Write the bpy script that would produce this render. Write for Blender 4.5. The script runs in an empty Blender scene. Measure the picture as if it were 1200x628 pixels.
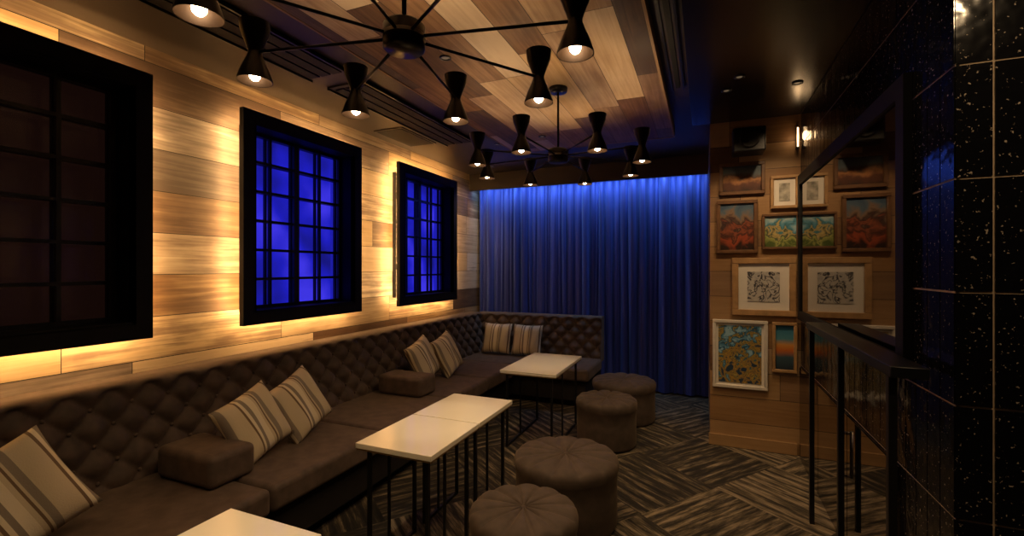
import bpy, bmesh, math, random
from mathutils import Vector, Matrix
random.seed(7)
S=bpy.context.scene
try:
    S.view_settings.view_transform='Standard'
except Exception: pass
H=1.572
CEIL=2.90
# ------------------------------------------------------------------ materials
def newmat(name):
    m=bpy.data.materials.new(name); m.use_nodes=True
    nt=m.node_tree; b=nt.nodes['Principled BSDF']
    return m,nt,b
def setp(b,**k):
    for n,v in k.items():
        n=n.replace('_',' ')
        if n in b.inputs: b.inputs[n].default_value=v
def col(c): return (c[0],c[1],c[2],1)
def simple(name,c,rough=.5,metal=0,noise=0,nscale=20,bump=0,sheen=0,emit=None,es=0,spec=None):
    m,nt,b=newmat(name)
    setp(b,Base_Color=col(c),Roughness=rough,Metallic=metal)
    if sheen:
        b.inputs['Sheen Weight'].default_value=sheen; b.inputs['Sheen Tint'].default_value=(1,.75,.5,1)
    if spec is not None: b.inputs['Specular IOR Level'].default_value=spec
    if emit: b.inputs['Emission Color'].default_value=col(emit); b.inputs['Emission Strength'].default_value=es
    if noise or bump:
        tc=nt.nodes.new('ShaderNodeTexCoord'); n=nt.nodes.new('ShaderNodeTexNoise'); n.inputs['Scale'].default_value=nscale
        n.inputs['Detail'].default_value=5
        nt.links.new(tc.outputs['Object'],n.inputs['Vector'])
        if noise:
            r=nt.nodes.new('ShaderNodeValToRGB')
            r.color_ramp.elements[0].position=.3; r.color_ramp.elements[1].position=.7
            r.color_ramp.elements[0].color=col([x*(1-noise) for x in c]); r.color_ramp.elements[1].color=col([min(1,x*(1+noise)) for x in c])
            nt.links.new(n.outputs['Fac'],r.inputs['Fac']); nt.links.new(r.outputs['Color'],b.inputs['Base Color'])
        if bump:
            bp=nt.nodes.new('ShaderNodeBump'); bp.inputs['Strength'].default_value=bump; bp.inputs['Distance'].default_value=.01
            nt.links.new(n.outputs['Fac'],bp.inputs['Height']); nt.links.new(bp.outputs['Normal'],b.inputs['Normal'])
    return m
def ramp(nt,stops,interp='LINEAR'):
    r=nt.nodes.new('ShaderNodeValToRGB'); cr=r.color_ramp; cr.interpolation=interp
    cr.elements[0].position=stops[0][0]; cr.elements[0].color=col(stops[0][1])
    cr.elements[1].position=stops[-1][0]; cr.elements[1].color=col(stops[-1][1])
    for p,c in stops[1:-1]:
        e=cr.elements.new(p); e.color=col(c)
    return r
def mth(nt,op,a,b=None,c=None):
    n=nt.nodes.new('ShaderNodeMath'); n.operation=op
    for i,x in enumerate((a,b,c)):
        if x is None: continue
        if isinstance(x,(int,float)): n.inputs[i].default_value=x
        else: nt.links.new(x,n.inputs[i])
    return n.outputs[0]
def plank_mat(name,along,across,width,length,stops,rough=.55,grain=.35,blotch=.5,grey=0):
    m,nt,b=newmat(name); L=nt.links
    tc=nt.nodes.new('ShaderNodeTexCoord'); sp=nt.nodes.new('ShaderNodeSeparateXYZ'); L.new(tc.outputs['Object'],sp.inputs[0])
    A=sp.outputs[along]; C=sp.outputs[across]
    row=mth(nt,'FLOOR',mth(nt,'DIVIDE',C,width))
    wn=nt.nodes.new('ShaderNodeTexWhiteNoise'); wn.noise_dimensions='1D'; L.new(row,wn.inputs['W'])
    al=mth(nt,'ADD',mth(nt,'DIVIDE',A,length),mth(nt,'MULTIPLY',wn.outputs['Value'],7.3))
    cell=mth(nt,'FLOOR',al)
    cv=nt.nodes.new('ShaderNodeCombineXYZ'); L.new(row,cv.inputs[0]); L.new(cell,cv.inputs[1])
    w2=nt.nodes.new('ShaderNodeTexWhiteNoise'); w2.noise_dimensions='2D'; L.new(cv.outputs[0],w2.inputs['Vector'])
    gv=nt.nodes.new('ShaderNodeCombineXYZ')
    L.new(mth(nt,'MULTIPLY',A,1.2),gv.inputs[0]); L.new(mth(nt,'MULTIPLY',C,26),gv.inputs[1]); L.new(mth(nt,'MULTIPLY',w2.outputs['Value'],40),gv.inputs[2])
    n=nt.nodes.new('ShaderNodeTexNoise'); n.inputs['Scale'].default_value=1.6; n.inputs['Detail'].default_value=7; n.inputs['Distortion'].default_value=.6
    L.new(gv.outputs[0],n.inputs['Vector'])
    gv2=nt.nodes.new('ShaderNodeCombineXYZ')
    L.new(mth(nt,'MULTIPLY',A,1.5),gv2.inputs[0]); L.new(mth(nt,'MULTIPLY',C,3),gv2.inputs[1]); L.new(mth(nt,'MULTIPLY',w2.outputs['Value'],20),gv2.inputs[2])
    n2=nt.nodes.new('ShaderNodeTexNoise'); n2.inputs['Scale'].default_value=2.; n2.inputs['Detail'].default_value=4
    L.new(gv2.outputs[0],n2.inputs['Vector'])
    v=mth(nt,'ADD',mth(nt,'ADD',w2.outputs['Value'],mth(nt,'MULTIPLY',mth(nt,'SUBTRACT',n.outputs['Fac'],.5),grain*1.6)),mth(nt,'MULTIPLY',mth(nt,'SUBTRACT',n2.outputs['Fac'],.5),blotch))
    r=ramp(nt,stops); L.new(v,r.inputs['Fac'])
    # some boards weathered greyer than others
    hs=nt.nodes.new('ShaderNodeHueSaturation'); sc=nt.nodes.new('ShaderNodeSeparateColor'); L.new(w2.outputs['Color'],sc.inputs[0])
    L.new(mth(nt,'SUBTRACT',1.08,mth(nt,'MULTIPLY',mth(nt,'POWER',sc.outputs[1],2),grey)),hs.inputs['Saturation']); L.new(r.outputs['Color'],hs.inputs['Color'])
    fr=mth(nt,'FRACT',mth(nt,'DIVIDE',C,width)); e=mth(nt,'LESS_THAN',fr,.018)
    fr2=mth(nt,'FRACT',al); e2=mth(nt,'LESS_THAN',fr2,.004/length)
    g=mth(nt,'MAXIMUM',e,e2)
    mx=nt.nodes.new('ShaderNodeMix'); mx.data_type='RGBA'; L.new(g,mx.inputs['Factor']); L.new(hs.outputs['Color'],mx.inputs['A']); mx.inputs['B'].default_value=(.02,.012,.006,1)
    L.new(mx.outputs['Result'],b.inputs['Base Color'])
    bp=nt.nodes.new('ShaderNodeBump'); bp.inputs['Strength'].default_value=.3; bp.inputs['Distance'].default_value=.005
    L.new(mth(nt,'SUBTRACT',n.outputs['Fac'],g),bp.inputs['Height']); L.new(bp.outputs['Normal'],b.inputs['Normal'])
    setp(b,Roughness=rough)
    return m
M={}
M['wallwood']=plank_mat('wall_planks',1,2,.255,1.35,[(0,(.10,.055,.03)),(.20,(.20,.12,.065)),(.34,(.38,.26,.145)),(.52,(.56,.41,.24)),(.72,(.66,.50,.31)),(.84,(.33,.23,.15)),(1,(.17,.11,.07))],grain=.32,blotch=.45,grey=.55)
M['artwood']=plank_mat('art_wall_planks',0,2,.22,1.1,[(0,(.13,.065,.03)),(.5,(.28,.16,.075)),(1,(.42,.27,.14))],grey=.25)
M['ceilwood']=plank_mat('ceiling_planks',1,0,.2,1.25,[(0,(.06,.030,.016)),(.3,(.17,.09,.045)),(.55,(.34,.20,.105)),(.78,(.54,.37,.21)),(1,(.68,.51,.32))],rough=.55,grey=.5)
M['black']=simple('black_metal',(.008,.008,.009),.35,0,noise=.2,nscale=30)
M['blackmatte']=simple('black_paint',(.005,.005,.006),.6,noise=.2,spec=.3)
M['pend']=simple('pendant_black',(.012,.010,.009),.28,.6,noise=.2)
M['pendin']=simple('pendant_inner_bronze',(.06,.032,.016),.4,.5,noise=.1)
M['ceil']=simple('dark_ceiling_paint',(.045,.032,.023),.45,noise=.15,nscale=3)
M['ceilblack']=simple('black_lacquer_ceiling',(.010,.008,.008),.25,noise=.2,nscale=3)
M['slot']=simple('slot_dark',(.004,.004,.004),.7,noise=.1)
M['sofa']=simple('sofa_velvet',(.074,.049,.038),.75,noise=.35,nscale=14,bump=.15,sheen=.12)
M['sofad']=simple('sofa_base',(.010,.007,.006),.8,noise=.2)
M['stool']=simple('stool_velvet',(.072,.050,.038),.8,noise=.25,nscale=16,bump=.15,sheen=.12)
M['table']=simple('cream_tabletop',(.94,.88,.72),.12,noise=.02,nscale=5)
M['brass']=simple('table_edge_brass',(.45,.30,.12),.35,.8,noise=.1)
M['mirror']=simple('smoked_mirror',(.26,.24,.23),.03,1.0,noise=.03)
M['led']=simple('warm_led',(1,.6,.2),.5,emit=(1,.575,.225),es=72)
M['bulb']=simple('bulb_glow',(1,.7,.4),.5,emit=(1,.76,.48),es=30)
M['lampstrip']=simple('strip_glow',(1,.7,.4),.5,emit=(1,.66,.34),es=3)
M['dimlamp']=simple('dim_lens',(.05,.04,.03),.4,emit=(1,.7,.4),es=.12)
M['grout']=simple('tile_grout',(.62,.47,.32),.7,noise=.15)
M['steel']=simple('brushed_steel',(.3,.28,.26),.3,.9,noise=.1)
M['screen']=simple('dark_glass',(.01,.008,.008),.3,noise=.1)
m,nt,b=newmat('black_glazed_tile'); M['tile']=m
tc=nt.nodes.new('ShaderNodeTexCoord'); n=nt.nodes.new('ShaderNodeTexNoise'); n.inputs['Scale'].default_value=95; n.inputs['Detail'].default_value=3
nt.links.new(tc.outputs['Object'],n.inputs['Vector'])
r=ramp(nt,[(0,(.004,.004,.005)),(.668,(.006,.006,.008)),(.70,(.42,.35,.28)),(1,(.8,.7,.6))]); nt.links.new(n.outputs['Fac'],r.inputs['Fac']); nt.links.new(r.outputs['Color'],b.inputs['Base Color'])  # pale specks paint the glaze's glittery reflections into the base colour
n2=nt.nodes.new('ShaderNodeTexNoise'); n2.inputs['Scale'].default_value=9; nt.links.new(tc.outputs['Object'],n2.inputs['Vector'])
bp=nt.nodes.new('ShaderNodeBump'); bp.inputs['Strength'].default_value=.22; bp.inputs['Distance'].default_value=.02
nt.links.new(n2.outputs['Fac'],bp.inputs['Height']); nt.links.new(bp.outputs['Normal'],b.inputs['Normal']); setp(b,Roughness=.12)
b.inputs['Specular IOR Level'].default_value=.3
m,nt,b=newmat('blue_velvet_curtain'); M['curtain']=m
tc=nt.nodes.new('ShaderNodeTexCoord'); mp=nt.nodes.new('ShaderNodeMapping'); mp.inputs['Scale'].default_value=(30,30,.6)
n=nt.nodes.new('ShaderNodeTexNoise'); n.inputs['Scale'].default_value=1.; nt.links.new(tc.outputs['Object'],mp.inputs[0]); nt.links.new(mp.outputs[0],n.inputs['Vector'])
r=ramp(nt,[(.3,(.010,.016,.17)),(.7,(.04,.07,.42))]); nt.links.new(n.outputs['Fac'],r.inputs['Fac']); nt.links.new(r.outputs['Color'],b.inputs['Base Color'])
setp(b,Roughness=.6); b.inputs['Sheen Weight'].default_value=.3; b.inputs['Sheen Tint'].default_value=(.45,.7,1,1)
m,nt,b=newmat('striped_linen'); M['pillow']=m
tc=nt.nodes.new('ShaderNodeTexCoord'); sp=nt.nodes.new('ShaderNodeSeparateXYZ'); nt.links.new(tc.outputs['Object'],sp.inputs[0])
f=mth(nt,'FRACT',mth(nt,'ADD',mth(nt,'MULTIPLY',sp.outputs[0],4.3),.5))
cr=(.52,.43,.30); br=(.15,.095,.055); gr=(.23,.19,.15); li=(.66,.57,.42)
r=ramp(nt,[(0,cr),(.16,gr),(.27,cr),(.31,br),(.35,cr),(.42,li),(.58,gr),(.67,li),(.74,br),(.79,cr),(.99,cr)],'CONSTANT'); nt.links.new(f,r.inputs['Fac']); nt.links.new(r.outputs['Color'],b.inputs['Base Color'])
n=nt.nodes.new('ShaderNodeTexNoise'); n.inputs['Scale'].default_value=180; nt.links.new(tc.outputs['Object'],n.inputs['Vector'])
bp=nt.nodes.new('ShaderNodeBump'); bp.inputs['Strength'].default_value=.3; bp.inputs['Distance'].default_value=.004; nt.links.new(n.outputs['Fac'],bp.inputs['Height']); nt.links.new(bp.outputs['Normal'],b.inputs['Normal'])
setp(b,Roughness=.85)
m,nt,b=newmat('patterned_carpet'); M['carpet']=m; L=nt.links
tc=nt.nodes.new('ShaderNodeTexCoord'); mp=nt.nodes.new('ShaderNodeMapping'); mp.inputs['Rotation'].default_value=(0,0,math.radians(38)); L.new(tc.outputs['Object'],mp.inputs[0])
sp=nt.nodes.new('ShaderNodeSeparateXYZ'); L.new(mp.outputs[0],sp.inputs[0]); P=sp.outputs[0]; Q=sp.outputs[1]
def streak(a,c,seed):
    cv=nt.nodes.new('ShaderNodeCombineXYZ'); L.new(mth(nt,'MULTIPLY',a,3.2),cv.inputs[0]); L.new(mth(nt,'MULTIPLY',c,30),cv.inputs[1]); cv.inputs[2].default_value=seed
    n=nt.nodes.new('ShaderNodeTexNoise'); n.inputs['Scale'].default_value=1; n.inputs['Detail'].default_value=6; n.inputs['Roughness'].default_value=.68; L.new(cv.outputs[0],n.inputs['Vector'])
    st=mth(nt,'MULTIPLY',mth(nt,'SINE',mth(nt,'MULTIPLY',c,2*math.pi/.09)),.05)
    return mth(nt,'ADD',n.outputs['Fac'],st)
s1=streak(P,Q,0); s2=streak(Q,P,5)
cp=mth(nt,'FLOOR',mth(nt,'DIVIDE',P,.72)); cq=mth(nt,'FLOOR',mth(nt,'DIVIDE',Q,.72))
chk=mth(nt,'MODULO',mth(nt,'ABSOLUTE',mth(nt,'ADD',cp,cq)),2)
v=mth(nt,'ADD',mth(nt,'MULTIPLY',s1,chk),mth(nt,'MULTIPLY',s2,mth(nt,'SUBTRACT',1,chk)))
cv=nt.nodes.new('ShaderNodeCombineXYZ'); L.new(cp,cv.inputs[0]); L.new(cq,cv.inputs[1]); wn=nt.nodes.new('ShaderNodeTexWhiteNoise'); L.new(cv.outputs[0],wn.inputs['Vector'])
v=mth(nt,'ADD',v,mth(nt,'MULTIPLY',mth(nt,'SUBTRACT',wn.outputs['Value'],.5),.16))
r=ramp(nt,[(.3,(.007,.006,.005)),(.47,(.028,.022,.015)),(.56,(.11,.086,.052)),(.68,(.32,.25,.16))]); L.new(v,r.inputs['Fac']); L.new(r.outputs['Color'],b.inputs['Base Color']); setp(b,Roughness=.95)
bp=nt.nodes.new('ShaderNodeBump'); bp.inputs['Strength'].default_value=.4; bp.inputs['Distance'].default_value=.008; L.new(v,bp.inputs['Height']); L.new(bp.outputs['Normal'],b.inputs['Normal'])
m,nt,b=newmat('blue_backlight'); M['blue']=m
tc=nt.nodes.new('ShaderNodeTexCoord'); n=nt.nodes.new('ShaderNodeTexNoise'); n.inputs['Scale'].default_value=2.0; n.inputs['Detail'].default_value=2; nt.links.new(tc.outputs['Object'],n.inputs['Vector'])
r=ramp(nt,[(.32,(.010,.010,.24)),(.5,(.016,.016,.62)),(.68,(.06,.045,.95))]); nt.links.new(n.outputs['Fac'],r.inputs['Fac'])
nt.links.new(r.outputs['Color'],b.inputs['Emission Color']); b.inputs['Emission Strength'].default_value=.8; setp(b,Base_Color=(0.01,.01,.05,1),Roughness=.3)
M['bluebox']=simple('blue_lightbox_side',(.03,.03,.3),.4,noise=.2,emit=(.02,.02,.5),es=.6)
M['reflpanel']=simple('dim_reflection_panel',(.012,.007,.006),.25,noise=.5,nscale=4,emit=(.05,.018,.012),es=.12)  # faint red-brown glow painted in for the room's reflection in dark glass
m,nt,b=newmat('window_glass'); M['glass']=m
nt.nodes.remove(b); out=[x for x in nt.nodes if x.type=='OUTPUT_MATERIAL'][0]
tr=nt.nodes.new('ShaderNodeBsdfTransparent'); gl=nt.nodes.new('ShaderNodeBsdfGlossy'); gl.inputs['Roughness'].default_value=.02
lw=nt.nodes.new('ShaderNodeLayerWeight'); lw.inputs['Blend'].default_value=.15; mx=nt.nodes.new('ShaderNodeMixShader')
nt.links.new(lw.outputs['Fresnel'],mx.inputs[0]); nt.links.new(tr.outputs[0],mx.inputs[1]); nt.links.new(gl.outputs[0],mx.inputs[2]); nt.links.new(mx.outputs[0],out.inputs['Surface'])
def art_mat(name,stops,scale,amt,axis=2,size=.4,rough=.4,dist=0):
    m,nt,b=newmat(name)
    tc=nt.nodes.new('ShaderNodeTexCoord'); sp=nt.nodes.new('ShaderNodeSeparateXYZ'); nt.links.new(tc.outputs['Object'],sp.inputs[0])
    n=nt.nodes.new('ShaderNodeTexNoise'); n.inputs['Scale'].default_value=scale; n.inputs['Detail'].default_value=4; n.inputs['Distortion'].default_value=dist
    nt.links.new(tc.outputs['Object'],n.inputs['Vector'])
    v=mth(nt,'ADD',mth(nt,'ADD',mth(nt,'DIVIDE',sp.outputs[axis],size),.5),mth(nt,'MULTIPLY',mth(nt,'SUBTRACT',n.outputs['Fac'],.5),amt))
    r=ramp(nt,stops); nt.links.new(v,r.inputs['Fac']); nt.links.new(r.outputs['Color'],b.inputs['Base Color']); setp(b,Roughness=rough)
    return m
# ------------------------------------------------------------------ mesh helper
class MB:
    def __init__(s): s.bm=bmesh.new(); s.mats=[]
    def mi(s,mat):
        if mat not in s.mats: s.mats.append(mat)
        return s.mats.index(mat)
    def box(s,x0,x1,y0,y1,z0,z1,mat,bev=0,seg=2):
        r=bmesh.ops.create_cube(s.bm,size=1)
        vs=r['verts']
        for v in vs: v.co=Vector(((x0+x1)/2+v.co.x*(x1-x0),(y0+y1)/2+v.co.y*(y1-y0),(z0+z1)/2+v.co.z*(z1-z0)))
        fs=list({f for v in vs for f in v.link_faces}); i=s.mi(mat)
        for f in fs: f.material_index=i
        if bev:
            es=list({e for v in vs for e in v.link_edges})
            rr=bmesh.ops.bevel(s.bm,geom=es+vs,offset=bev,segments=seg,affect='EDGES',profile=.5)
            for f in rr['faces']: f.material_index=i; f.smooth=True
    def lathe(s,prof,mat,c=(0,0,0),n=32,ax=None,smooth=True,cap=False):
        i=s.mi(mat); rings=[]
        for r,z in prof:
            ring=[]
            for k in range(n):
                a=2*math.pi*k/n; p=Vector((r*math.cos(a),r*math.sin(a),z))
                if ax: p=ax@p
                ring.append(s.bm.verts.new(p+Vector(c)))
            rings.append(ring)
        for a,b_ in zip(rings,rings[1:]):
            for k in range(n):
                f=s.bm.faces.new((a[k],a[(k+1)%n],b_[(k+1)%n],b_[k])); f.material_index=i; f.smooth=smooth
        if cap:
            for rg in (rings[0],rings[-1]):
                f=s.bm.faces.new(rg); f.material_index=i
    def rod(s,p0,p1,r,mat,n=10):
        p0=Vector(p0);p1=Vector(p1);d=p1-p0; q=d.to_track_quat('Z','Y').to_matrix()
        s.lathe([(r,0),(r,d.length)],mat,c=p0,n=n,ax=q,cap=True)
    def sphere(s,c,r,mat,sc=(1,1,1),u=12,v=8):
        i=s.mi(mat); rr=bmesh.ops.create_uvsphere(s.bm,u_segments=u,v_segments=v,radius=r)
        for vv in rr['verts']: vv.co=Vector((vv.co.x*sc[0],vv.co.y*sc[1],vv.co.z*sc[2]))+Vector(c)
        for f in {f for vv in rr['verts'] for f in vv.link_faces}: f.material_index=i; f.smooth=True
    def obj(s,name,loc=(0,0,0),rot=(0,0,0),parent=None,recalc=True):
        if recalc: bmesh.ops.recalc_face_normals(s.bm,faces=s.bm.faces[:])
        me=bpy.data.meshes.new(name); s.bm.to_mesh(me); s.bm.free()
        for m in s.mats: me.materials.append(m)
        o=bpy.data.objects.new(name,me); S.collection.objects.link(o); o.location=loc; o.rotation_euler=rot
        if parent: o.parent=parent
        return o
def empty(name,loc=(0,0,0)):
    e=bpy.data.objects.new(name,None); S.collection.objects.link(e); e.location=loc; e.empty_display_size=.2; return e
def light(name,kind,loc,energy,color,parent=None,rot=(0,0,0),**k):
    l=bpy.data.lights.new(name,kind); l.energy=energy; l.color=color
    for a,v in k.items(): setattr(l,a,v)
    o=bpy.data.objects.new(name,l); S.collection.objects.link(o); o.location=loc; o.rotation_euler=rot
    if parent: o.parent=parent
    return o
R=math.radians
WX=-3.08
# ------------------------------------------------------------------ shell
b=MB(); b.box(-3.3,2.6,-2.2,6.3,-.1,0,M['carpet']); b.obj('floor')
wins=[(.44,1.655),(2.22,3.41),(3.985,5.2)]
ZB,ZT=1.17,2.685
b=MB(); x0,x1=WX-.1,WX
op=[(y0+.08,y1-.08) for y0,y1 in wins]
b.box(x0,x1,-2.1,6.2,0,ZB+.08,M['wallwood']); b.box(x0,x1,-2.1,6.2,ZT-.08,CEIL,M['wallwood'])
ys=[-2.1]+[v for o in op for v in o]+[6.2]
for i in range(0,len(ys),2): b.box(x0,x1,ys[i],ys[i+1],ZB+.08,ZT-.08,M['wallwood'])
b.obj('wall_left')
b=MB(); b.box(-3.3,2.6,6.2,6.3,0,CEIL,M['blackmatte']); b.obj('wall_far')
b=MB(); b.box(-3.3,2.6,-2.2,-2.1,0,CEIL,M['blackmatte']); b.obj('wall_rear')
b=MB(); b.box(.05,1.6,4.49,6.2,0,CEIL,M['artwood']); b.obj('wall_art')
b=MB(); b.box(.04,.72,4.47,4.49,0,.10,M['artwood']); b.obj('baseboard_art')
b=MB(); b.box(2.4,2.5,-2.1,1.92,0,CEIL,M['blackmatte']); b.obj('wall_right')
b=MB(); b.box(-3.3,2.6,-2.2,6.3,CEIL,CEIL+.1,M['ceil'])
b.box(-.10,2.45,-2.1,4.48,CEIL-.04,CEIL-.002,M['ceilblack'])
b.obj('ceiling')
b=MB(); b.box(-1.87,-.27,-1.2,4.62,2.815,CEIL-.005,M['ceilwood'])
for (a,c,d,e) in ((-1.885,-1.87,-1.2,4.635),(-.27,-.255,-1.2,4.635),(-1.87,-.27,4.62,4.635)):
    b.box(a,c,d,e,2.812,CEIL-.005,M['artwood'])
b.obj('trim_ceiling_wood_panel')
b=MB(); b.box(-3.07,.045,5.80,5.84,2.665,CEIL-.005,M['ceil']); b.obj('trim_curtain_pelmet')
def diffuser(x0,x1,y0,y1,z,name='linear_air_diffuser'):
    b=MB(); b.box(x0,x1,y0,y1,z-.012,z-.001,M['ceil'])
    n=3; w=(x1-x0-.06)/n
    for i in range(n):
        xx=x0+.03+i*w; b.box(xx+.01,xx+w-.01,y0+.04,y1-.04,z-.02,z-.010,M['slot'])
    for q in (x0,x1-.012): b.box(q,q+.012,y0,y1,z-.026,z-.001,M['black'])
    return b.obj(name)
diffuser(-2.55,-2.2,1.0,2.45,CEIL); diffuser(-2.55,-2.2,2.6,4.3,CEIL)
diffuser(-.22,-.13,1.2,3.6,CEIL)
b=MB(); b.box(-2.95,-2.62,3.6,4.2,CEIL-.01,CEIL-.001,M['ceil']); b.box(-2.93,-2.64,3.62,4.18,CEIL-.014,CEIL-.009,M['slot']); b.obj('ceiling_access_panel')
def downlight(x,y,z=CEIL,e=0,name='recessed_downlight',col_=(1,.68,.36),ang=70,aim=None):
    b=MB(); b.lathe([(.035,0),(.035,-.006),(.022,-.006),(.019,.0)],M['black'],n=24)
    b.lathe([(.019,-.003),(.001,-.003)],M['dimlamp'],n=16)
    o=b.obj(name,(x,y,z-.001),recalc=False)
    rot=(0,0,0)
    if aim: rot=(Vector(aim)-Vector((x,y,z))).to_track_quat('-Z','Y').to_euler()
    if e: light('lamp','SPOT',(0,0,-.02),e,col_,o,rot=rot,spot_size=math.radians(ang),spot_blend=.7,shadow_soft_size=.03)
    return o
def inpar(o,e):
    o.parent=e; o.matrix_parent_inverse=Matrix.Translation(-Vector(e.location)); return o
# ------------------------------------------------------------------ windows
def window(i,y0,y1,kind):
    e=empty('window_%d'%i,(-2.93,(y0+y1)/2,(ZB+ZT)/2))
    def put(b,n,loc=None): 
        o=b.obj(n,loc or (0,0,0)); o.parent=e; o.matrix_parent_inverse=Matrix.Translation(-e.location); return o
    b=MB(); bw=.10; bt=.09
    for (a,c,d,f) in ((y0,y1,ZB,ZB+bt),(y0,y1,ZT-bt,ZT),(y0,y0+bw,ZB+bt,ZT-bt),(y1-bw,y1,ZB+bt,ZT-bt)):
        b.box(-2.97,-2.93,a,c,d,f,M['blackmatte'])
    for (a,c,d,f) in ((y0+.085,y1-.085,ZB+.085,ZB+.1),(y0+.085,y1-.085,ZT-.1,ZT-.085),(y0+.085,y0+.1,ZB+.1,ZT-.1),(y1-.1,y1-.085,ZB+.1,ZT-.1)):
        b.box(-3.13,-2.93,a,c,d,f,M['blackmatte'])
    put(b,'frame')
    Y0,Y1,Z0,Z1=y0+.1,y1-.1,ZB+.1,ZT-.1
    for nm,xx,nc,nr,w in (('sash_grid',-3.10,4,6,.017),('rear_grid',-3.15,4,6,.012)):
        b=MB()
        for k in range(nc+1):
            q=Y0+(Y1-Y0)*k/nc; ww=w*(1.5 if k in (0,nc,2) else .6); b.box(xx-.012,xx+.012,max(Y0-.0,q-ww),min(Y1,q+ww),Z0,Z1,M['black'])
        for k in range(nr+1):
            q=Z0+(Z1-Z0)*k/nr; ww=w*(1.4 if k in (0,nr) else .6); b.box(xx-.011,xx+.011,Y0,Y1,max(Z0,q-ww),min(Z1,q+ww),M['black'])
        put(b,nm)
    b=MB(); b.mi(M['glass']); vs=[b.bm.verts.new(p) for p in ((-3.10,Y0,Z0),(-3.10,Y1,Z0),(-3.10,Y1,Z1),(-3.10,Y0,Z1))]; b.bm.faces.new(vs); q=b.obj('pane',recalc=False); inpar(q,e)
    pm=M['blue'] if kind else M['reflpanel']; sm=M['bluebox'] if kind else M['blackmatte']
    b=MB(); b.box(-.01,.01,Y0-.05-(y0+y1)/2,Y1+.05-(y0+y1)/2,-.75,.75,pm); put(b,'backlight_panel',(-3.23,(y0+y1)/2,(ZB+ZT)/2))
    b=MB()
    for (a,c,d,f) in ((Y0-.05,Y1+.05,Z0-.05,Z0-.01),(Y0-.05,Y1+.05,Z1+.01,Z1+.05),(Y0-.05,Y0-.01,Z0,Z1),(Y1+.01,Y1+.05,Z0,Z1)):
        b.box(-3.22,-3.14,a,c,d,f,sm)
    put(b,'backlight_box')
    b=MB(); q=.05
    for (a,c,d,f) in ((y0+q,y1-q,ZB+.035,ZB+.047),(y0+q,y1-q,ZT-.047,ZT-.035),(y0+.020,y0+.037,ZB+q,ZT-q),(y1-.037,y1-.020,ZB+q,ZT-q)):
        b.box(-2.985,-2.972,a,c,d,f,M['led'])
    put(b,'halo_led_strip')
for i,(a,c) in enumerate(wins): window(i+1,a,c,i>0)
# ------------------------------------------------------------------ curtain
b=MB(); bm=b.bm; i0=b.mi(M['curtain']); N=1100; x_0,x_1=-3.05,.30
zs=[.02,.3,.6,.9,1.2,1.5,1.8,2.1,2.4,2.6,2.80]; prev=None
rr_=random.Random(3); pts=[0]
while pts[-1]<3.4: pts.append(pts[-1]+rr_.choice((.04,.06,.08,.10,.13))*rr_.uniform(.8,1.2))
amps=[rr_.uniform(.5,1.2) for _ in pts]
def pleat(s):
    for j in range(len(pts)-1):
        if pts[j+1]>s: break
    f=(s-pts[j])/(pts[j+1]-pts[j]); A=min(1.3,amps[j]*(pts[j+1]-pts[j])/.1)
    return -abs(math.sin(math.pi*f))**.7*A*.06
for k in range(N+1):
    x=x_0+(x_1-x_0)*k/N; row=[]
    for z in zs:
        q=(2.8-z)/2.8
        s=(x-x_0)+.012*math.sin(x*9+1)*q+.01*math.sin(x*23+z*1.5)*q
        s=max(0,min(3.36,s))
        yy=6.08+pleat(s)*(1+.1*q)+.008*math.sin(x*60+z*1.1)*q
        row.append(bm.verts.new((x,yy,z)))
    if prev:
        for a in range(len(zs)-1):
            f=bm.faces.new((prev[a],row[a],row[a+1],prev[a+1])); f.smooth=True
    prev=row
b.obj('velvet_curtain')
b=MB(); b.box(-3.04,.04,5.845,5.865,2.84,2.86,simple('cool_led',(.5,.6,1),.5,emit=(.35,.55,1),es=1)); led=b.obj('curtain_cove_led_strip')
light('lamp','AREA',(-1.5,5.90,2.76),12,(.33,.60,1.0),led,rot=(R(28),0,0),shape='RECTANGLE',size=3.0,size_y=.03,spread=R(120))
# ------------------------------------------------------------------ sofa
sofa=empty('banquette_sofa',(-2.4,2.6,0))
def tufted(length,mapf,name,zb=.40,zt=.93,bulge=.045,dep=.17):
    b=MB(); bm=b.bm; b.mi(M['sofa']); ds=.0125; n=int(length/ds); nw=44; aa=.092; bb=.090
    rows=[]
    for k in range(n+1):
        s=length*k/n; row=[]
        for j in range(nw+1):
            w=j/nw; z=zb+(zt-zb)*w
            U=(s/aa+(z-zb)/bb)/2; V=(s/aa-(z-zb)/bb)/2
            h=(abs(math.sin(math.pi*U))*abs(math.sin(math.pi*V)))**.5
            d=.0+.10*(1-w)+bulge*h-.012
            row.append(bm.verts.new(mapf(s,d,z)))
        for d,z in ((.03,zt+.012),(.015,zt+.022),(-.01,zt+.028),(-.05,zt+.03),(-dep,zt+.03),(-dep-.01,zt+.0),(-dep-.01,zb)):
            row.append(bm.verts.new(mapf(s,d-.01,z)))
        rows.append(row)
    for a,c in zip(rows,rows[1:]):
        for j in range(len(a)-1):
            f=bm.faces.new((a[j],c[j],c[j+1],a[j+1])); f.smooth=True
    for rg in (rows[0],rows[-1]):
        f=bm.faces.new(rg)
    i=0
    while i*aa<length:
        j=0
        while zb+j*bb<zt-.02:
            if (i+j)%2==0 and zb+j*bb>.47 and i*aa>.02:
                w=(j*bb)/(zt-zb); c=mapf(i*aa,.10*(1-w)-.004,zb+j*bb); b.sphere(c,.011,M['sofa'],u=8,v=5)
            j+=1
        i+=1
    return inpar(b.obj(name,recalc=True),sofa)
tufted(6.35,lambda s,d,z:Vector((-2.88+d,-.6+s,z)),'back_left')
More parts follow.
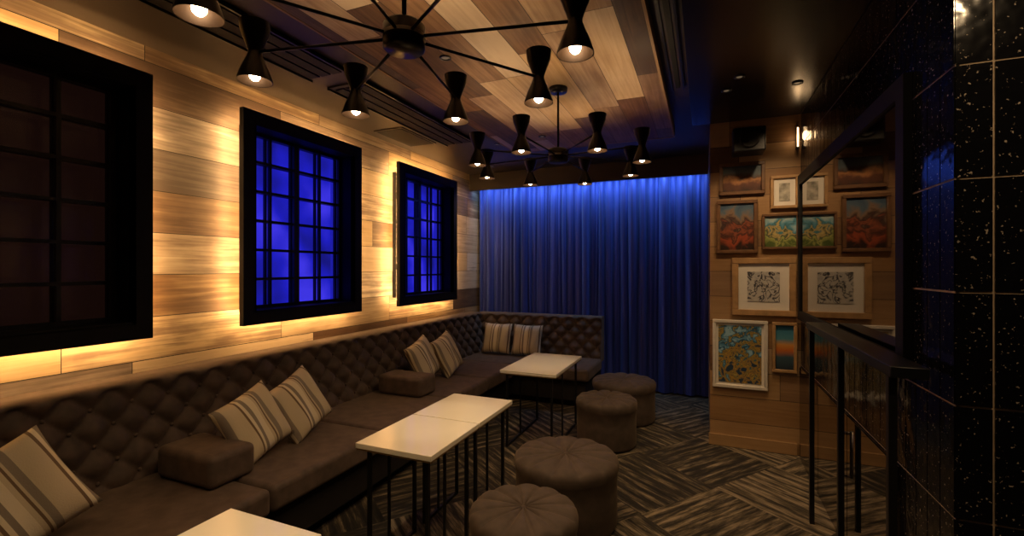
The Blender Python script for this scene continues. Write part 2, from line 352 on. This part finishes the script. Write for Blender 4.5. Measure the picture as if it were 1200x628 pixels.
tufted(1.72,lambda s,d,z:Vector((-2.90+s,5.77-d,z)),'back_far',dep=.11)
b=MB()
def cushion(x0,x1,y0,y1): b.box(x0,x1,y0,y1,.31,.45,M['sofa'],bev=.03,seg=4)
yy=[-.6,.7,1.70,2.6,3.48,4.25,4.98]
for a,c in zip(yy,yy[1:]): cushion(-2.80,-2.03,a+.003,c-.003)
cushion(-2.80,-2.03,4.983,5.72); cushion(-2.027,-1.17,4.983,5.72)
inpar(b.obj('seat_cushions'),sofa)
b=MB(); b.box(-3.04,-2.10,-.6,5.88,.08,.315,M['sofad']); b.box(-2.10,-1.22,5.05,5.88,.08,.315,M['sofad'])
b.box(-3.04,-2.18,-.58,5.86,0,.08,M['blackmatte']); b.box(-2.18,-1.3,5.13,5.86,0,.08,M['blackmatte'])
inpar(b.obj('base'),sofa)
for (x0,x1,y0,y1) in ((-2.71,-2.27,1.54,1.80),(-2.70,-2.24,3.34,3.60)):
    b=MB(); cx,cy=(x0+x1)/2,(y0+y1)/2; b.box(x0-cx,x1-cx,y0-cy,y1-cy,0,.170,M['sofa'],bev=.035,seg=4)
    b.obj('armrest_block',(cx,cy,.451))
def pillow(loc,yaw,lean,roll=0,size=.43,th=.14):
    b=MB(); bm=b.bm; b.mi(M['pillow']); n=22
    for side in (1,-1):
        g=[]
        for i in range(n+1):
            r=[]
            for j in range(n+1):
                u=-1+2*i/n; v=-1+2*j/n
                prof=((1-u**4)*(1-v**4))**.55
                X=u*size/2*(1-.07*(1-v*v))
                Z=v*size/2*(1-.07*(1-u*u))
                wr=.006*math.sin(u*7+v*3)*prof
                r.append(bm.verts.new((X,side*(th/2*prof+wr*side),Z)))
            g.append(r)
        for i in range(n):
            for j in range(n):
                q=(g[i][j],g[i+1][j],g[i+1][j+1],g[i][j+1]); f=bm.faces.new(q if side<0 else q[::-1]); f.smooth=True
    bmesh.ops.remove_doubles(bm,verts=bm.verts[:],dist=.0008)
    o=b.obj('striped_cushion',loc)
    o.rotation_euler=(Matrix.Rotation(yaw,3,'Z')@Matrix.Rotation(lean,3,'X')@Matrix.Rotation(roll,3,'Y')).to_euler()
    return o
pillow((-2.51,.90,.655),R(-104),R(24),R(26),.42)
pillow((-2.46,1.93,.650),R(-90),R(24),R(17),.39)
pillow((-2.50,2.30,.660),R(-90),R(24),R(20),.40)
pillow((-2.56,3.86,.665),R(-88),R(22),R(14),.41)
pillow((-2.50,4.22,.665),R(-88),R(24),R(12),.42)
pillow((-2.50,5.49,.655),R(180),R(18),R(0),.40)
pillow((-2.08,5.49,.655),R(180),R(18),R(0),.40)
# ------------------------------------------------------------------ tables
def table(x0,x1,y0,y1,z=.682):
    cx,cy=(x0+x1)/2,(y0+y1)/2; b=MB(); hx,hy=(x1-x0)/2,(y1-y0)/2
    b.box(-hx,hx,-hy,hy,z-.028,z,M['table'],bev=.003); b.box(-hx+.004,hx-.004,-hy+.004,hy-.004,z-.036,z-.027,M['brass'])
    r=.009; ix,iy=hx-.05,hy-.05
    for sx in (-1,1):
        for sy in (-1,1): b.box(sx*ix-r,sx*ix+r,sy*iy-r,sy*iy+r,0.0,z-.036,M['black'])
        for zz in (.0,z-.054): b.box(sx*ix-r,sx*ix+r,-iy,iy,zz,zz+.018,M['black'])
        b.box(sx*ix-r*.7,sx*ix+r*.7,-iy*.2-r*.7,-iy*.2+r*.7,0,z-.036,M['black'])
    for sy in (-1,1):
        b.box(-ix,ix,sy*iy-r,sy*iy+r,z-.054,z-.036,M['black'])
    b.obj('cocktail_table',(cx,cy,0))
table(-1.64,-1.19,1.86,2.358); table(-1.64,-1.19,2.366,2.865); table(-1.65,-1.14,3.68,4.57); table(-1.62,-1.18,.68,1.178)
# ------------------------------------------------------------------ stools
def stool(x,y,r,h=.43):
    b=MB(); bm=b.bm; b.mi(M['stool']); n=120; K=12
    prof=[(.02,0),(.06,.006),(.15,.010),(.3,.013),(.5,.014),(.7,.012),(.85,.008),(.93,0),(.98,-.015),(1.0,-.035),(1.0,-.06),(.985,-.07),(.985,-.08),(.97,-.085),(.965,-.2),(.97,-h+.05),(.95,-h+.035)]
    rings=[]
    for fr,dz in prof:
        ring=[]
        for k in range(n):
            a=2*math.pi*k/n; g=abs(math.sin(a*K/2))**.45
            amp=.017 if fr<.95 and dz>-.02 else .003*(1 if dz>-.07 else 0)
            z=h-.02+dz-amp*(1-g)
            rr=r*fr*(1-(.008*(1-g) if dz>-.07 and fr>.9 else 0))
            ring.append(bm.verts.new((rr*math.cos(a),rr*math.sin(a),z)))
        rings.append(ring)
    for A,B in zip(rings,rings[1:]):
        for k in range(n):
            f=bm.faces.new((A[k],A[(k+1)%n],B[(k+1)%n],B[k])); f.smooth=True
    bm.faces.new(rings[0]); bm.faces.new(rings[-1])
    b.sphere((0,0,h-.026),.018,M['stool'],sc=(1,1,.6))
    b.lathe([(r*.88,0),(r*.88,.04)],M['blackmatte'],n=48,cap=True)
    b.obj('round_pouf_stool',(x,y,0))
stool(-.775,4.90,.325); stool(-.81,4.15,.27); stool(-.80,2.80,.325); stool(-.81,2.09,.265)
# ------------------------------------------------------------------ chandeliers
def chandelier(cx,cy,off,r=.57,zc=H+.774,up=3.0):
    e=empty('hourglass_arm_chandelier',(cx,cy,zc))
    b=MB(); b.lathe([(.001,.045),(.062,.045),(.070,.036),(.070,-.036),(.062,-.045),(.001,-.045)],M['pend'],n=32)
    b.lathe([(.072,.006),(.072,-.006)],M['steel'],n=32)
    b.rod((0,0,.04),(0,0,2.812-zc),.008,M['pend']); b.lathe([(.001,2.785-zc),(.06,2.785-zc),(.065,2.80-zc),(.065,2.813-zc)],M['pend'],n=32)
    for k in range(8):
        a=math.radians(off+45*k); b.rod((.05*math.cos(a),.05*math.sin(a),0),((r-.015)*math.cos(a),(r-.015)*math.sin(a),0),.0055,M['pend'])
    o=b.obj('hub_and_arms',parent=e)
    for k in range(8):
        a=math.radians(off+45*k); p=(r*math.cos(a),r*math.sin(a),0); b=MB()
        b.lathe([(.052,.105),(.047,.070),(.028,.02),(.023,.004),(.023,-.006),(.030,-.025),(.046,-.062),(.058,-.098),(.059,-.105)],M['pend'],n=28)
        b.lathe([(.057,-.104),(.043,-.062),(.024,-.03),(.001,-.028)],M['pendin'],n=28)
        b.lathe([(.050,.104),(.044,.070),(.024,.03),(.001,.028)],M['pendin'],n=28)
        b.lathe([(.059,-.105),(.057,-.105)],M['pend'],n=28)
        b.lathe([(.050,.105),(.052,.105)],M['pend'],n=28)
        b.lathe([(.015,-.03),(.015,-.06)],M['steel'],n=16); b.lathe([(.012,.03),(.012,.05)],M['steel'],n=16)
        b.sphere((0,0,-.082),.019,M['bulb'],sc=(1,1,1.15),u=16,v=10)
        q=b.obj('hourglass_shade',p,parent=e,recalc=False)
        light('bulb_lamp','SPOT',(0,0,-.112),BULB,(1,.64,.32),q,spot_size=math.radians(120),spot_blend=.6,shadow_soft_size=.03)
        light('uplight_lamp','SPOT',(0,0,.07),up,(1,.66,.34),q,rot=(math.pi,0,0),spot_size=math.radians(150),spot_blend=.8,shadow_soft_size=.02)
BULB=6
chandelier(-.93,1.29,12); chandelier(-.93,3.06,-50)
# ------------------------------------------------------------------ art
def frame(x0,x1,z0,z1,fw,fmat,amat,mat_w=0,mmat=None,name='framed_picture'):
    cx,cz=(x0+x1)/2,(z0+z1)/2; hx,hz=(x1-x0)/2,(z1-z0)/2; b=MB()
    for (a,c,d,f) in ((-hx,hx,-hz,-hz+fw),(-hx,hx,hz-fw,hz),(-hx,-hx+fw,-hz+fw,hz-fw),(hx-fw,hx,-hz+fw,hz-fw)):
        b.box(a,c,-.032,0,d,f,fmat,bev=.004,seg=1)
    b.box(-hx+fw*.9,hx-fw*.9,-.012,-.002,-hz+fw*.9,hz-fw*.9,mmat or amat)
    if mat_w: 
        k=fw+mat_w; b.box(-hx+k,hx-k,-.016,-.011,-hz+k,hz-k,amat)
    b.obj(name,(cx,4.488,cz))
fdark=simple('frame_walnut',(.15,.075,.035),.4,noise=.2); foak=simple('frame_oak',(.42,.25,.11),.45,noise=.2,nscale=15); fwhite=simple('frame_white',(.66,.62,.54),.5,noise=.05); mboard=simple('mat_board',(.78,.74,.66),.8,noise=.02)
frame(.125,.483,2.21,2.49,.03,fdark,art_mat('dusk_landscape',[(0,(.02,.01,.008)),(.35,(.12,.04,.02)),(.48,(.45,.20,.07)),(.56,(.10,.05,.03)),(.7,(.10,.14,.16)),(1,(.05,.08,.12))],8,.8,size=.25))
frame(.522,.732,2.074,2.353,.025,foak,simple('pale_sketch',(.42,.40,.34),.7,noise=.5,nscale=22),.04,mboard)
frame(.104,.426,1.70,2.162,.03,fdark,art_mat('red_canyon',[(0,(.03,.015,.01)),(.28,(.34,.07,.03)),(.38,(.05,.02,.015)),(.48,(.28,.08,.04)),(.56,(.04,.02,.02)),(.66,(.22,.14,.09)),(.8,(.08,.13,.18)),(1,(.05,.09,.15))],7,1.2,size=.4,dist=.8))
frame(.458,.735,1.73,2.032,.022,fdark,art_mat('green_fields',[(0,(.08,.12,.03)),(.25,(.40,.42,.12)),(.38,(.03,.06,.05)),(.5,(.55,.42,.15)),(.6,(.04,.16,.20)),(.75,(.10,.30,.42)),(1,(.40,.52,.52))],14,1.6,size=.28,dist=.6))
frame(.227,.712,1.163,1.66,.05,foak,art_mat('ink_branches',[(0,(.6,.57,.5)),(.42,(.5,.48,.44)),(.48,(.02,.02,.03)),(.55,(.05,.05,.07)),(.6,(.6,.58,.52)),(1,(.35,.36,.4))],9,1.7,size=.8,dist=2.5),.07,mboard)
frame(.07,.503,.522,1.118,.028,fwhite,art_mat('village_painting',[(0,(.02,.05,.10)),(.25,(.50,.30,.04)),(.35,(.02,.04,.08)),(.43,(.60,.40,.06)),(.5,(.02,.03,.03)),(.57,(.55,.42,.10)),(.65,(.02,.05,.08)),(.8,(.05,.20,.35)),(1,(.3,.5,.6))],17,3.2,size=1.0,dist=.6),.02,mboard)
frame(.535,.718,.69,1.113,.025,foak,art_mat('sunset_sea',[(0,(.02,.03,.05)),(.3,(.05,.10,.13)),(.45,(.6,.16,.03)),(.55,(.65,.30,.07)),(.68,(.09,.28,.36)),(1,(.03,.17,.30))],5,.15,size=.38))
downlight(.60,3.72,CEIL-.04,e=27,ang=80,col_=(1,.66,.35),aim=(.50,4.49,1.5))
downlight(.15,3.68,CEIL-.04,e=19,ang=80,col_=(1,.66,.35),aim=(.25,4.49,1.1))
downlight(.22,3.45,CEIL-.04,e=15,ang=80)
b=MB(); b.box(-.012,.012,-.02,.02,-.09,.09,M['black']); b.box(-.006,.006,-.024,-.02,-.08,.08,M['lampstrip']); o=b.obj('strip_wall_lamp',(.72,4.468,2.66))
light('lamp','POINT',(0,-.05,0),.5,(1,.62,.30),o,shadow_soft_size=.04)
b=MB(); b.box(-.12,.12,-.10,.10,-.10,.10,M['black'],bev=.012); b.lathe([(.075,0),(.075,.006),(.06,.006),(.03,-.004),(.001,.003)],M['screen'],c=(0,-.101,0),n=28,ax=Matrix.Rotation(R(90),3,'X'))
b.box(-.02,.02,.09,.20,-.03,.03,M['black']); b.obj('wall_speaker',(.34,4.29,2.62))
downlight(-2.05,4.5,CEIL,e=6,ang=80)
downlight(-2.55,5.45,CEIL,e=18,ang=90,col_=(1,.66,.34),aim=(-3.08,5.6,1.9))  # placed and aimed only to warm the corner planks
# ------------------------------------------------------------------ tiled pier + mirror
b=MB(); TW=.097; TH=.3655; TZ=.763
b.box(.751,2.4,1.924,2.35,0,CEIL-.045,M['grout']); b.box(.749,.95,2.35,4.485,0,CEIL-.045,M['grout'])
b.box(.749,.76,1.924,2.35,0,CEIL-.045,M['grout'])
g=.0033
rows=[(TZ+TH*k,TZ+TH*(k+1)) for k in range(-3,6)]
for z0,z1 in rows:
    z0=max(z0,0.0); z1=min(z1,CEIL-.045)
    if z1-z0<.03: continue
    x=.745
    while x<2.39:
        b.box(x+g,min(x+TW,2.4)-g,1.920,1.928,z0+g,z1-g,M['tile']); x+=TW
    y=1.92
    while y<4.46:
        y1=min(y+TW,4.48)
        b.box(.745,.753,y+g,y1-g,z0+g,z1-g,M['tile'])
        y+=TW
b.obj('wall_tiled_pier')
e=empty('window_mirror',(.74,3.4,1.75)); 
b=MB()
for (a,c,d,f) in ((2.24,4.43,1.15,1.22),(2.24,4.43,2.25,2.33),(2.24,2.32,1.22,2.25),(4.37,4.43,1.22,2.25)):
    b.box(.715,.744,a,c,d,f,M['blackmatte'])
inpar(b.obj('frame'),e)
b=MB(); b.box(.728,.743,2.32,4.37,1.22,2.25,M['mirror']); inpar(b.obj('mirror_glass'),e)
e=empty('door_1',(.74,3.4,.4)); b=MB()
for a,c in ((2.36,3.06),(3.07,3.76),(3.77,4.44)): b.box(.73,.744,a,c,.0,.755,M['mirror'])
inpar(b.obj('panels'),e)
b=MB(); b.rod((.70,3.10,.40),(.70,3.10,.66),.009,M['steel']); b.rod((.70,3.10,.41),(.735,3.10,.41),.007,M['steel']); b.rod((.70,3.10,.65),(.735,3.10,.65),.007,M['steel']); inpar(b.obj('pull_handle'),e)
b=MB(); b.box(.59,.699,1.96,3.38,1.195,1.235,M['black'],bev=.004)
for y in (3.33,2.68,2.02):
    b.box(.60,.625,y-.0125,y+.0125,0,1.196,M['black'])
b.obj('bar_ledge')
# ------------------------------------------------------------------ downlights, some added to lift tables and pier
downlight(-2.2,.4,CEIL,e=11,ang=95)
for yy_ in (.93,2.36,4.12): downlight(-1.41,yy_,2.815,e=28,ang=24,col_=(1,.78,.50))  # pin spots added to brighten the tabletops, no real fittings
downlight(1.1,.9,CEIL-.04,e=28,ang=95,aim=(.95,1.92,1.5))  # added fill so the pier's front tiles and grout show
downlight(0.0,1.7,CEIL-.04,e=9,ang=95,aim=(.75,2.4,1.4))  # added fill for the pier's side face
w=bpy.data.worlds.new('night'); S.world=w; w.use_nodes=True
w.node_tree.nodes['Background'].inputs[0].default_value=(.30,.22,.18,1); w.node_tree.nodes['Background'].inputs[1].default_value=.02
c=bpy.data.cameras.new('cam'); c.sensor_width=36; c.sensor_fit='HORIZONTAL'; c.lens=540/1200*36; c.clip_start=.05
o=bpy.data.objects.new('camera',c); S.collection.objects.link(o); o.location=(0,0,H); o.rotation_euler=(R(90),0,math.atan(225/540)); S.camera=o
